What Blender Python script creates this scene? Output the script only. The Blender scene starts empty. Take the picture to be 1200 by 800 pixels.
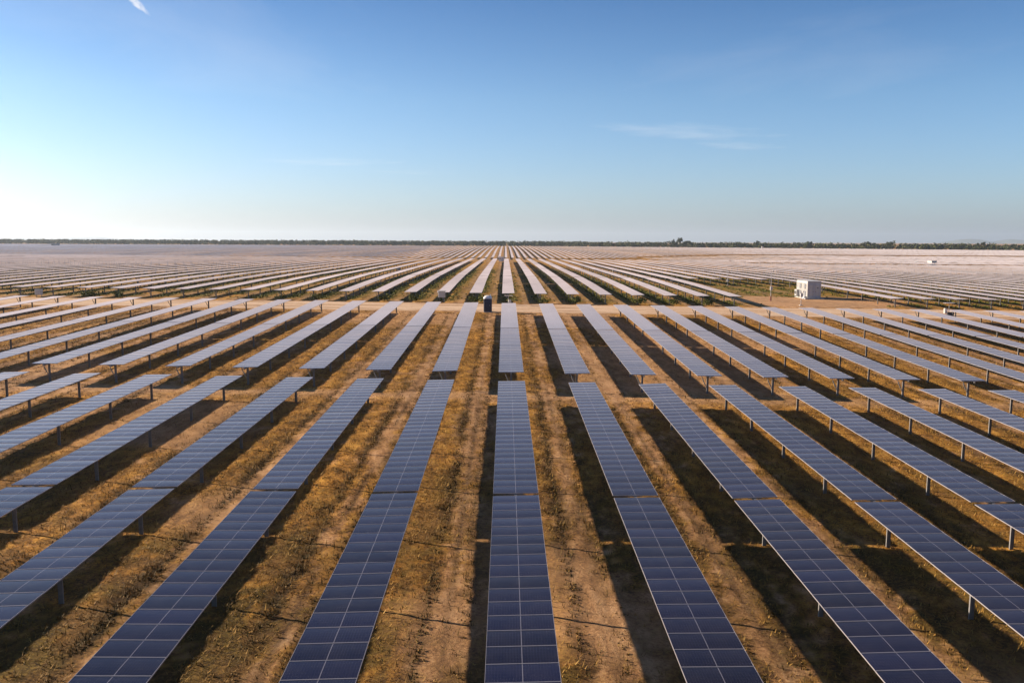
import bpy, math, random
import numpy as np
from mathutils import Vector, Matrix
R = math.radians
random.seed(7)
rng = np.random.default_rng(11)
SC = bpy.context.scene
COL = SC.collection

# ------------------------------------------------------------------ camera, sky, sun, exposure
CZ = 13.0
cam_d = bpy.data.cameras.new('camera')
cam = bpy.data.objects.new('camera', cam_d)
COL.objects.link(cam)
cam_d.sensor_width = 36.0
cam_d.lens = 1050.0 / 1200.0 * 36.0
cam_d.clip_start = 0.5
cam_d.clip_end = 60000.0
_p = math.atan(117 / 1050.0)
cam.matrix_world = (Matrix.Translation((0, 0, CZ)) @ Matrix.Rotation(-8 / 1050.0, 4, 'Z') @
                    Matrix.Rotation(math.pi / 2 - _p, 4, 'X') @ Matrix.Rotation(0.003, 4, 'Z'))
SC.camera = cam

SUN_EL = R(19.3)
SUN_DIR = Vector((-math.cos(SUN_EL) * math.sin(R(73)), math.cos(SUN_EL) * math.cos(R(73)), math.sin(SUN_EL)))
sun_d = bpy.data.lights.new('sun', 'SUN')
sun_d.energy = 5.0
sun_d.angle = R(0.7)
sun_d.color = (1.0, 0.84, 0.65)
sun = bpy.data.objects.new('sun', sun_d)
COL.objects.link(sun)
sun.rotation_euler = SUN_DIR.to_track_quat('Z', 'Y').to_euler()
sun.location = (-60, 20, 60)

world = bpy.data.worlds.new('World')
SC.world = world
world.use_nodes = True
wn, wl = world.node_tree.nodes, world.node_tree.links
wn.clear()
w_out = wn.new('ShaderNodeOutputWorld')
w_bg = wn.new('ShaderNodeBackground')
w_sky = wn.new('ShaderNodeTexSky')
w_sky.sky_type = 'NISHITA'
w_sky.sun_disc = False
w_sky.sun_elevation = SUN_EL
w_sky.sun_rotation = R(-73)
w_sky.altitude = 0
w_sky.air_density = 1.0
w_sky.dust_density = 1.0
w_sky.ozone_density = 5.0
w_bg.inputs['Strength'].default_value = 0.075
wl.new(w_bg.outputs[0], w_out.inputs[0])

SC.view_settings.view_transform = 'Standard'
SC.view_settings.look = 'None'
SC.view_settings.gamma = 1.0
SC.view_settings.use_curve_mapping = False
SC.view_settings.exposure = 1.25


def wmath(op, a, b=None, c=None):
    n = wn.new('ShaderNodeMath'); n.operation = op
    for i, v in enumerate((a, b, c)):
        if v is None:
            continue
        if isinstance(v, (int, float)):
            n.inputs[i].default_value = v
        else:
            wl.new(v, n.inputs[i])
    return n.outputs[0]


def pix_dir(px, py):
    d = Vector(((px - 600) / 1050.0, -(py - 400) / 1050.0, -1.0))
    return (cam.matrix_world.to_3x3() @ d).normalized()


# thin clouds: masks round fixed directions of the sky, broken up by noise
def sky_cloud(px, py, half_w, half_h, tilt, amount, nscale, cut):
    c = pix_dir(px, py)
    rt = c.cross(Vector((0, 0, 1))).normalized()
    up = rt.cross(c).normalized()
    a = R(tilt)
    e1 = rt * math.cos(a) + up * math.sin(a)
    e2 = up * math.cos(a) - rt * math.sin(a)

    def dot(v):
        n = wn.new('ShaderNodeVectorMath'); n.operation = 'DOT_PRODUCT'
        wl.new(w_tc.outputs['Generated'], n.inputs[0]); n.inputs[1].default_value = v
        return n.outputs['Value']
    s, t, z = dot(e1), dot(e2), dot(c)
    cmb = wn.new('ShaderNodeCombineXYZ')
    u_ = wmath('DIVIDE', s, half_w / 1050.0); v_ = wmath('DIVIDE', t, half_h / 1050.0)
    wl.new(u_, cmb.inputs[0]); wl.new(v_, cmb.inputs[1])
    no = wn.new('ShaderNodeTexNoise'); no.inputs['Scale'].default_value = nscale
    no.inputs['Detail'].default_value = 6; no.inputs['Roughness'].default_value = 0.62
    no.inputs['Distortion'].default_value = 0.6
    wl.new(cmb.outputs[0], no.inputs['Vector'])
    r2 = wmath('ADD', wmath('MULTIPLY', u_, u_), wmath('MULTIPLY', v_, v_))
    m = wmath('SUBTRACT', 1.0, r2)
    m = wmath('ADD', m, wmath('MULTIPLY', wmath('SUBTRACT', no.outputs['Fac'], cut), 3.2))
    m = wmath('MULTIPLY', wmath('MINIMUM', wmath('MAXIMUM', m, 0.0), 1.0),
              wmath('MINIMUM', wmath('MAXIMUM', wmath('SUBTRACT', 2.2, r2), 0.0), 1.0))
    m = wmath('MULTIPLY', m, wmath('GREATER_THAN', z, 0.5))
    return wmath('MULTIPLY', m, amount)


CLOUDS = [(160, 4, 12, 4, -38, 0.65, 1.1, 0.50), (170, 13, 6, 2.2, -42, 0.30, 1.4, 0.5), (800, 154, 105, 11, -3, 0.15, 1.5, 0.57),
          (865, 171, 48, 5, -3, 0.11, 1.6, 0.53), (385, 190, 90, 6, 1, 0.15, 1.8, 0.60), (480, 202, 60, 4, 0, 0.10, 1.8, 0.64),
          (210, 8, 300, 90, -8, 0.10, 1.0, 0.62), (980, 60, 260, 60, 6, 0.06, 1.2, 0.66)]
w_tint = wn.new('ShaderNodeMix'); w_tint.data_type = 'RGBA'; w_tint.blend_type = 'MULTIPLY'
w_tint.inputs['Factor'].default_value = 1.0
w_tint.inputs['B'].default_value = (0.98, 0.98, 1.03, 1)
wl.new(w_sky.outputs[0], w_tint.inputs['A'])
# sky colour graded darker with height, so the near modules also reflect deeper navy
w_tc = wn.new('ShaderNodeTexCoord')
w_sep = wn.new('ShaderNodeSeparateXYZ'); wl.new(w_tc.outputs['Generated'], w_sep.inputs[0])
w_rmp = wn.new('ShaderNodeValToRGB')
for i_, (p_, c_) in enumerate([(0.0, (1.05, 1.08, 1.22)), (0.06, (0.98, 1.02, 1.09)), (0.15, (0.81, 0.90, 0.93)), (0.26, (0.42, 0.60, 0.72)), (0.50, (0.24, 0.37, 0.50))]):
    if i_ > 1:
        w_rmp.color_ramp.elements.new(p_)
    w_rmp.color_ramp.elements[i_].position = p_
    w_rmp.color_ramp.elements[i_].color = c_ + (1,)
wl.new(w_sep.outputs['Z'], w_rmp.inputs[0])
w_deep = wn.new('ShaderNodeMix'); w_deep.data_type = 'RGBA'; w_deep.blend_type = 'MULTIPLY'
w_deep.inputs['Factor'].default_value = 1.0
wl.new(w_tint.outputs['Result'], w_deep.inputs['A']); wl.new(w_rmp.outputs[0], w_deep.inputs['B'])
w_col = w_deep.outputs['Result']
for cl in CLOUDS:
    mx = wn.new('ShaderNodeMix'); mx.data_type = 'RGBA'
    wl.new(sky_cloud(*cl), mx.inputs['Factor'])
    wl.new(w_col, mx.inputs['A'])
    mx.inputs['B'].default_value = (6.2, 6.0, 5.9, 1)
    w_col = mx.outputs['Result']
wl.new(w_col, w_bg.inputs['Color'])

# ------------------------------------------------------------------ terrain shape
PY = np.array([-400, 0, 23, 38.6, 67, 71, 100, 127, 138, 146, 207, 261, 428, 500, 600, 697, 800, 900, 1100, 1435, 1800, 4000, 60000.])
PD = np.array([13.0, 11.7, 11.40, 11.02, 10.42, 10.32, 9.5, 8.70, 8.47, 8.33, 7.72, 7.75, 8.15, 9.9, 11.7, 12.4, 11.4, 10.2, 8.5, 7.15, 7.0, 7.2, 8.6])


def pchip(x):
    h = np.diff(PY); dl = np.diff(PD) / h
    m = np.zeros(len(PY)); m[0], m[-1] = dl[0], dl[-1]
    for i in range(1, len(PY) - 1):
        if dl[i - 1] * dl[i] > 0:
            w1, w2 = 2 * h[i] + h[i - 1], h[i] + 2 * h[i - 1]
            m[i] = (w1 + w2) / (w1 / dl[i - 1] + w2 / dl[i])
    x = np.clip(x, PY[0], PY[-1] - 1)
    i = np.clip(np.searchsorted(PY, x) - 1, 0, len(h) - 1)
    t = (x - PY[i]) / h[i]
    return (PD[i] * (1 + 2 * t) * (1 - t) ** 2 + m[i] * h[i] * t * (1 - t) ** 2 +
            PD[i + 1] * t * t * (3 - 2 * t) + m[i + 1] * h[i] * t * t * (t - 1))


def sstep(a, b, x):
    t = np.clip((x - a) / (b - a), 0, 1)
    return t * t * (3 - 2 * t)


H_PANEL = 1.60


def ground(x, y):
    x = np.asarray(x, float); y = np.asarray(y, float)
    d = pchip(y)
    flat = np.interp(y, [428, 1435], [8.15, 7.15])
    dip = (y > 428) & (y < 1435)
    k = sstep(60, 200, x)
    d = np.where(dip, d + (flat - d) * 0.75 * k, d)
    c = np.interp(y, [-50, 75, 127, 146, 428, 700, 1100, 3000], [.0178, .0172, .0136, .0112, .007, .004, .002, 0])
    X = 120 + 0.6 * np.abs(y)
    return CZ - d - H_PANEL - c * X * np.tanh(x / X)


def vnoise(x, y, seed=0):
    xi, yi = np.floor(x), np.floor(y)
    fx, fy = x - xi, y - yi
    fx, fy = fx * fx * (3 - 2 * fx), fy * fy * (3 - 2 * fy)

    def hsh(a, b):
        n = np.sin(a * 127.1 + b * 311.7 + seed * 74.7) * 43758.5453
        return n - np.floor(n)
    return ((hsh(xi, yi) * (1 - fx) + hsh(xi + 1, yi) * fx) * (1 - fy) +
            (hsh(xi, yi + 1) * (1 - fx) + hsh(xi + 1, yi + 1) * fx) * fy)


def fbm(x, y, seed=0, octv=4):
    s, a, t = 0, 1.0, 0
    for i in range(octv):
        s = s + a * vnoise(x * 2 ** i, y * 2 ** i, seed + i * 13); t += a; a *= 0.55
    return s / t


P, X0 = 5.3, 0.48


def road_edges(x):
    n = (fbm(x * 0.11, x * 0 + 3.3, 5, 3) - 0.5) * 2.4 + (vnoise(x * 0.9, x * 0 + 1, 8) - 0.5) * 0.7
    m = (fbm(x * 0.09, x * 0 + 9.3, 6, 3) - 0.5) * 2.0 + (vnoise(x * 0.8, x * 0 + 2, 9) - 0.5) * 0.7
    return 131.0 + n, 143.2 + m


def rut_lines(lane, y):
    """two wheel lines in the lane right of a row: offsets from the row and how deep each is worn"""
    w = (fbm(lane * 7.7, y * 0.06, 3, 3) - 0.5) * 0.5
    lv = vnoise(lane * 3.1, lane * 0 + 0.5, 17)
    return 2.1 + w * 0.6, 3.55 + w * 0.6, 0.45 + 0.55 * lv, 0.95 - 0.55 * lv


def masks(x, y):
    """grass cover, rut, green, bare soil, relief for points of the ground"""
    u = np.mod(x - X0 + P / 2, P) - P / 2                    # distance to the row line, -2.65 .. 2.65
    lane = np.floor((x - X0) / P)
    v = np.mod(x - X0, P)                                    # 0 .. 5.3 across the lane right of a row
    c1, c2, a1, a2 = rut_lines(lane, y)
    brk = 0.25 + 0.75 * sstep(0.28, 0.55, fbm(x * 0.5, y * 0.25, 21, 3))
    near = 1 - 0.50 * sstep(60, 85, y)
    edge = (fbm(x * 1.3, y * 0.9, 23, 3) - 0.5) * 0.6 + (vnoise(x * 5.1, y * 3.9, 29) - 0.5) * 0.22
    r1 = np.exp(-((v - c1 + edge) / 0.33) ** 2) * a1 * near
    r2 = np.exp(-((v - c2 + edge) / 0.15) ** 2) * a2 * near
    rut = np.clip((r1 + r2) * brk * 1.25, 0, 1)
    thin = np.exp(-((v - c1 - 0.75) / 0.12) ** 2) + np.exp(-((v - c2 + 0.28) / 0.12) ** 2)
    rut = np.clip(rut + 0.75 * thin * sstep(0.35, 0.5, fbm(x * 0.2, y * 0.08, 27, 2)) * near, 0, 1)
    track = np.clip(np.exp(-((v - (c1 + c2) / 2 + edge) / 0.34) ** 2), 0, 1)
    g = fbm(x * 0.16, y * 0.11, 31, 4)
    g2 = fbm(x * 0.9, y * 0.6, 41, 3)
    g3 = fbm(x * 3.1, y * 2.2, 43, 2)
    grass = sstep(0.36, 0.60, 0.36 * g + 0.34 * g2 + 0.30 * g3 + 0.13 * np.exp(-((v - 1.2) / 0.7) ** 2) + 0.06 * np.exp(-(u / 1.1) ** 2) - 0.15 * track)
    near_road = sstep(122, 129, y) * (1 - sstep(146, 152, y))
    ra, rb = road_edges(x)
    bare = sstep(-2.0, 0.6, np.minimum(y - ra, rb - y))
    # yard round the cabin on the right
    e = ((x - 55) / 17.0) ** 2 + ((y - 158) / 12.0) ** 2 + (fbm(x * 0.15, y * 0.15, 77, 3) - 0.5) * 1.6
    yard = 1 - sstep(0.55, 1.15, e)
    bare = np.maximum(bare, yard)
    e2 = sstep(0.56, 0.70, fbm(x * 0.10, y * 0.05, 55, 3)) * 0.55
    gapb = np.exp(-((y - 69 + (g2 - .5) * 3) / 1.6) ** 2) * 0.55
    bare = np.maximum(bare, np.maximum(e2 * (y < 130), gapb))
    grass = grass * (1 - 0.85 * bare)
    green = sstep(144, 152, y) * (1 - yard) * (0.30 + 0.70 * np.exp(-((u - 0.2) / 1.5) ** 2)) * sstep(0.16, 0.42, fbm(x * 0.3, y * 0.12, 91, 3)) * (1 - 0.7 * sstep(230, 400, y))
    green = np.maximum(green, sstep(150, 165, y) * (1 - yard) * 0.55 * sstep(30, 38, x) * (1 - sstep(66, 72, x)) * (y < 203))
    dead = ((0.34 + 0.66 * (1 - sstep(25, 62, y))) * (y < 130) * sstep(0.36, 0.58, 0.6 * fbm(x * 0.33 + 40, y * 0.2, 97, 4) + 0.4 * g3 + 0.08 * np.exp(-((v - 1.2) / 0.7) ** 2)) * (1 - 0.75 * track))  # brown grass tone, its colour darkened towards the camera
    fade = (1 - sstep(90, 200, y)) * (1 - 0.9 * bare)
    rel = fade * ((g2 - 0.5) * 0.04 + (fbm(x * 2.1, y * 2.1, 61, 2) - 0.5) * (0.03 + 0.08 * grass) - 0.06 * rut + 0.06 * (g - 0.5))
    masks.dead = dead * (1 - bare)  # brown tone mask, stronger towards the camera
    return grass, rut, green, bare, rel


def ground_z(x, y):
    return ground(x, y) + masks(np.asarray(x, float), np.asarray(y, float))[4]


# ------------------------------------------------------------------ helpers
def mat(name):
    m = bpy.data.materials.new(name); m.use_nodes = True
    nt = m.node_tree
    return m, nt.nodes, nt.links, nt.nodes['Principled BSDF']


def simple(name, col, rough=0.6, metal=0.0, var=0.12, scale=3.0, bump=0.0):
    m, n, l, b = mat(name)
    no = n.new('ShaderNodeTexNoise'); no.inputs['Scale'].default_value = scale; no.inputs['Detail'].default_value = 5
    tc = n.new('ShaderNodeTexCoord'); l.new(tc.outputs['Object'], no.inputs['Vector'])
    rp = n.new('ShaderNodeValToRGB')
    rp.color_ramp.elements[0].position = 0.3; rp.color_ramp.elements[1].position = 0.7
    rp.color_ramp.elements[0].color = tuple(c * (1 - var) for c in col) + (1,)
    rp.color_ramp.elements[1].color = tuple(min(1, c * (1 + var)) for c in col) + (1,)
    l.new(no.outputs['Fac'], rp.inputs[0]); l.new(rp.outputs[0], b.inputs['Base Color'])
    b.inputs['Roughness'].default_value = rough; b.inputs['Metallic'].default_value = metal
    if bump:
        bp = n.new('ShaderNodeBump'); bp.inputs['Strength'].default_value = bump
        l.new(no.outputs['Fac'], bp.inputs['Height']); l.new(bp.outputs[0], b.inputs['Normal'])
    return m


def link(o, parent=None):
    COL.objects.link(o)
    if parent is not None:
        o.parent = parent
    return o


def tag(o, label=None, cat=None, group=None, kind=None):
    for k, v in (('label', label), ('category', cat), ('group', group), ('kind', kind)):
        if v:
            o[k] = v
    return o


def empty(name, loc, rot=(0, 0, 0)):
    o = bpy.data.objects.new(name, None)
    o.empty_display_size = 0.3
    o.location = loc; o.rotation_euler = rot
    return link(o)


class MB:
    """collects boxes, rods and patches; build() links them as ONE mesh object"""
    def __init__(s):
        s.v, s.f, s.m, s.sm = [], [], [], []

    def add(s, vs, fs, mi=0, smooth=False):
        k = len(s.v); s.v += [tuple(p) for p in vs]
        for f in fs:
            s.f.append(tuple(i + k for i in f)); s.m.append(mi); s.sm.append(smooth)

    def box(s, c, d, mi=0, rot=None, taper=1.0):
        x, y, z = d[0] / 2, d[1] / 2, d[2] / 2
        t = taper
        vs = [(-x, -y, -z), (x, -y, -z), (x, y, -z), (-x, y, -z), (-x * t, -y * t, z), (x * t, -y * t, z), (x * t, y * t, z), (-x * t, y * t, z)]
        if rot is not None:
            vs = [rot @ Vector(p) for p in vs]
        vs = [(p[0] + c[0], p[1] + c[1], p[2] + c[2]) for p in vs]
        s.add(vs, [(0, 3, 2, 1), (4, 5, 6, 7), (0, 1, 5, 4), (1, 2, 6, 5), (2, 3, 7, 6), (3, 0, 4, 7)], mi)

    def bbox(s, c, d, b=0.02, mi=0):
        """box with chamfered vertical edges and a small top chamfer"""
        x, y, z = d[0] / 2, d[1] / 2, d[2] / 2

        def ring(i, zz):
            return [(-x + b, -y + i, zz), (x - b, -y + i, zz), (x - i, -y + b, zz), (x - i, y - b, zz), (x - b, y - i, zz), (-x + b, y - i, zz), (-x + i, y - b, zz), (-x + i, -y + b, zz)]
        rs = [ring(0, -z), ring(0, z - b), ring(b * 0.8, z)]
        vs = [(p[0] + c[0], p[1] + c[1], p[2] + c[2]) for r_ in rs for p in r_]
        fs = [tuple(reversed(range(8))), tuple(range(16, 24))]
        for k in (0, 8):
            fs += [(k + i, k + (i + 1) % 8, k + 8 + (i + 1) % 8, k + 8 + i) for i in range(8)]
        s.add(vs, fs, mi)

    def rod(s, a, b, r0, r1=None, n=10, mi=0, cap=True, smooth=True):
        a, b = Vector(a), Vector(b); r1 = r0 if r1 is None else r1
        d = (b - a).normalized()
        t = d.orthogonal().normalized(); q = d.cross(t)
        vs = []
        for c, r in ((a, r0), (b, r1)):
            vs += [c + (t * math.cos(2 * math.pi * i / n) + q * math.sin(2 * math.pi * i / n)) * r for i in range(n)]
        s.add(vs, [(i, (i + 1) % n, n + (i + 1) % n, n + i) for i in range(n)], mi, smooth)
        if cap:
            s.add(vs, [tuple(reversed(range(n))), tuple(range(n, 2 * n))], mi)

    def mesh(s, name, mats):
        me = bpy.data.meshes.new(name)
        me.from_pydata(s.v, [], s.f)
        for m in (mats if isinstance(mats, (list, tuple)) else [mats]):
            me.materials.append(m)
        me.polygons.foreach_set('material_index', s.m)
        me.polygons.foreach_set('use_smooth', s.sm)
        me.update()
        return me

    def build(s, name, mats, parent=None):
        return link(bpy.data.objects.new(name, s.mesh(name, mats)), parent)


def np_mesh(name, verts, faces, mats, attrs=None, uv=None, smooth=False, mi=None):
    me = bpy.data.meshes.new(name)
    verts = np.asarray(verts, np.float32); faces = np.asarray(faces, np.int32)
    k = faces.shape[1]
    me.vertices.add(len(verts)); me.vertices.foreach_set('co', verts.ravel())
    me.loops.add(faces.size); me.loops.foreach_set('vertex_index', faces.ravel())
    me.polygons.add(len(faces))
    me.polygons.foreach_set('loop_start', np.arange(0, faces.size, k, dtype=np.int32))
    me.polygons.foreach_set('use_smooth', np.full(len(faces), bool(smooth)))
    for m in (mats if isinstance(mats, (list, tuple)) else [mats]):
        me.materials.append(m)
    if mi is not None:
        me.polygons.foreach_set('material_index', np.asarray(mi, np.int32))
    if uv is not None:
        lay = me.uv_layers.new(name='UVMap'); lay.data.foreach_set('uv', np.asarray(uv, np.float32).ravel())
    for nme, a in (attrs or {}).items():
        at = me.attributes.new(nme, 'FLOAT', 'POINT'); at.data.foreach_set('value', np.asarray(a, np.float32))
    me.update(calc_edges=True)
    return me


# ------------------------------------------------------------------ materials
def ramp(n, stops):
    r = n.new('ShaderNodeValToRGB')
    e = r.color_ramp.elements
    while len(e) < len(stops):
        e.new(0.5)
    for i, (p, c) in enumerate(stops):
        e[i].position = p; e[i].color = tuple(c) + (1,)
    return r


def mixc(n, l, fac, a, b):
    m = n.new('ShaderNodeMix'); m.data_type = 'RGBA'
    for k, v in (('Factor', fac), ('A', a), ('B', b)):
        if hasattr(v, 'is_linked'):
            l.new(v, m.inputs[k])
        elif isinstance(v, tuple):
            m.inputs[k].default_value = v + (1,)
        else:
            m.inputs[k].default_value = v
    return m.outputs['Result']


def nmath(n, l, op, *args):
    m = n.new('ShaderNodeMath'); m.operation = op
    for i, v in enumerate(args):
        if isinstance(v, (int, float)):
            m.inputs[i].default_value = v
        else:
            l.new(v, m.inputs[i])
    return m.outputs[0]


def noise(n, l, vec, scale, detail=4, rough=0.55, dist=0.0):
    t = n.new('ShaderNodeTexNoise'); t.inputs['Scale'].default_value = scale
    t.inputs['Detail'].default_value = detail; t.inputs['Roughness'].default_value = rough
    t.inputs['Distortion'].default_value = dist
    l.new(vec, t.inputs['Vector'])
    return t.outputs['Fac']


def make_ground_mat():
    m, n, l, b = mat('dry_ground')
    geo = n.new('ShaderNodeNewGeometry')
    pos = geo.outputs['Position']
    mp = n.new('ShaderNodeMapping'); mp.inputs['Scale'].default_value = (1.0, 0.4, 1.0)
    l.new(pos, mp.inputs['Vector'])
    st = mp.outputs[0]

    def at(nm):
        a = n.new('ShaderNodeAttribute'); a.attribute_name = nm
        return a.outputs['Fac']
    fine = noise(n, l, pos, 7.0, 7, 0.78)
    med = noise(n, l, st, 1.3, 5, 0.65)
    big = noise(n, l, st, 0.12, 4, 0.6)
    soil = ramp(n, [(0.39, (0.10, 0.054, 0.026)), (0.49, (0.40, 0.232, 0.115)), (0.58, (0.66, 0.46, 0.295))])
    l.new(nmath(n, l, 'ADD', nmath(n, l, 'MULTIPLY', fine, 0.6), nmath(n, l, 'MULTIPLY', med, 0.4)), soil.inputs[0])
    straw = ramp(n, [(0.39, (0.050, 0.024, 0.005)), (0.49, (0.38, 0.190, 0.027)), (0.58, (0.70, 0.405, 0.080))])
    l.new(nmath(n, l, 'ADD', nmath(n, l, 'MULTIPLY', fine, 0.55), nmath(n, l, 'MULTIPLY', med, 0.45)), straw.inputs[0])
    g = nmath(n, l, 'ADD', at('grass'), nmath(n, l, 'MULTIPLY', nmath(n, l, 'SUBTRACT', fine, 0.5), 2.6))
    g = nmath(n, l, 'MINIMUM', nmath(n, l, 'MAXIMUM', g, 0.0), 1.0)
    c = mixc(n, l, g, soil.outputs[0], straw.outputs[0])
    olive = ramp(n, [(0.38, (0.034, 0.036, 0.005)), (0.60, (0.200, 0.190, 0.022))])
    l.new(fine, olive.inputs[0])
    gr = nmath(n, l, 'MULTIPLY', at('green'), nmath(n, l, 'ADD', 0.45, nmath(n, l, 'MULTIPLY', med, 0.95)))
    gr = nmath(n, l, 'MINIMUM', gr, 1.0)
    c = mixc(n, l, gr, c, olive.outputs[0])
    dead = ramp(n, [(0.38, (0.034, 0.020, 0.007)), (0.49, (0.120, 0.070, 0.022)), (0.60, (0.29, 0.170, 0.055))])  # browns that darken the ground nearest the camera
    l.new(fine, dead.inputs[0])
    near_brown2 = ramp(n, [(0.38, (0.026, 0.019, 0.005)), (0.49, (0.095, 0.068, 0.015)), (0.60, (0.23, 0.160, 0.034))])
    l.new(fine, near_brown2.inputs[0])
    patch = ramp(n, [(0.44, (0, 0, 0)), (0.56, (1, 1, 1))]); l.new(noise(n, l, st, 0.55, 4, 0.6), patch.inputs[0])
    near_brown_c = mixc(n, l, patch.outputs[0], dead.outputs[0], near_brown2.outputs[0])
    dm = nmath(n, l, 'ADD', at('dead'), nmath(n, l, 'MULTIPLY', nmath(n, l, 'SUBTRACT', fine, 0.5), 1.8))  # 'dead' is the brown tone mask, stronger towards the camera
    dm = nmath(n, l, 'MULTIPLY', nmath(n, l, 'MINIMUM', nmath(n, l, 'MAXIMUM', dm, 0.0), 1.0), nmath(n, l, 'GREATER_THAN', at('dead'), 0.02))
    c = mixc(n, l, dm, c, near_brown_c)
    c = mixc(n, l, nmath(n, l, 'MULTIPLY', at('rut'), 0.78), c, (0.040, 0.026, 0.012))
    pale = ramp(n, [(0.3, (0.34, 0.205, 0.115)), (0.7, (0.55, 0.37, 0.225))])
    l.new(nmath(n, l, 'ADD', nmath(n, l, 'MULTIPLY', fine, 0.4), nmath(n, l, 'MULTIPLY', med, 0.6)), pale.inputs[0])
    bb = nmath(n, l, 'MULTIPLY', at('bare'), nmath(n, l, 'ADD', 0.35, nmath(n, l, 'MULTIPLY', med, 1.0)))
    bb = nmath(n, l, 'MINIMUM', bb, 1.0)
    c = mixc(n, l, bb, c, pale.outputs[0])
    tone = ramp(n, [(0.25, (0.70, 0.63, 0.54)), (0.75, (1.20, 1.05, 0.88))])
    l.new(big, tone.inputs[0])
    mm = n.new('ShaderNodeMix'); mm.data_type = 'RGBA'; mm.blend_type = 'MULTIPLY'; mm.inputs['Factor'].default_value = 1.0
    l.new(c, mm.inputs['A']); l.new(tone.outputs[0], mm.inputs['B'])
    l.new(mm.outputs['Result'], b.inputs['Base Color'])
    b.inputs['Roughness'].default_value = 0.95
    b.inputs['Specular IOR Level'].default_value = 0.15
    bp = n.new('ShaderNodeBump'); bp.inputs['Strength'].default_value = 1.0; bp.inputs['Distance'].default_value = 0.07
    l.new(nmath(n, l, 'ADD', fine, nmath(n, l, 'MULTIPLY', med, 0.7)), bp.inputs['Height'])
    l.new(bp.outputs[0], b.inputs['Normal'])
    return m


def make_road_mat():
    m, n, l, b = mat('packed_dirt')
    geo = n.new('ShaderNodeNewGeometry')
    mp = n.new('ShaderNodeMapping'); mp.inputs['Scale'].default_value = (0.12, 1.0, 1.0)
    l.new(geo.outputs['Position'], mp.inputs['Vector'])
    a = noise(n, l, mp.outputs[0], 0.75, 5, 0.6, 0.3)
    f = noise(n, l, geo.outputs['Position'], 2.2, 6, 0.7)
    c = ramp(n, [(0.33, (0.22, 0.115, 0.052)), (0.46, (0.50, 0.32, 0.19)), (0.66, (0.70, 0.52, 0.36))])
    l.new(nmath(n, l, 'ADD', nmath(n, l, 'MULTIPLY', a, 0.72), nmath(n, l, 'MULTIPLY', f, 0.28)), c.inputs[0])
    l.new(c.outputs[0], b.inputs['Base Color'])
    b.inputs['Roughness'].default_value = 0.95; b.inputs['Specular IOR Level'].default_value = 0.15
    bp = n.new('ShaderNodeBump'); bp.inputs['Strength'].default_value = 0.5; bp.inputs['Distance'].default_value = 0.08
    l.new(f, bp.inputs['Height']); l.new(bp.outputs[0], b.inputs['Normal'])
    return m


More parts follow.
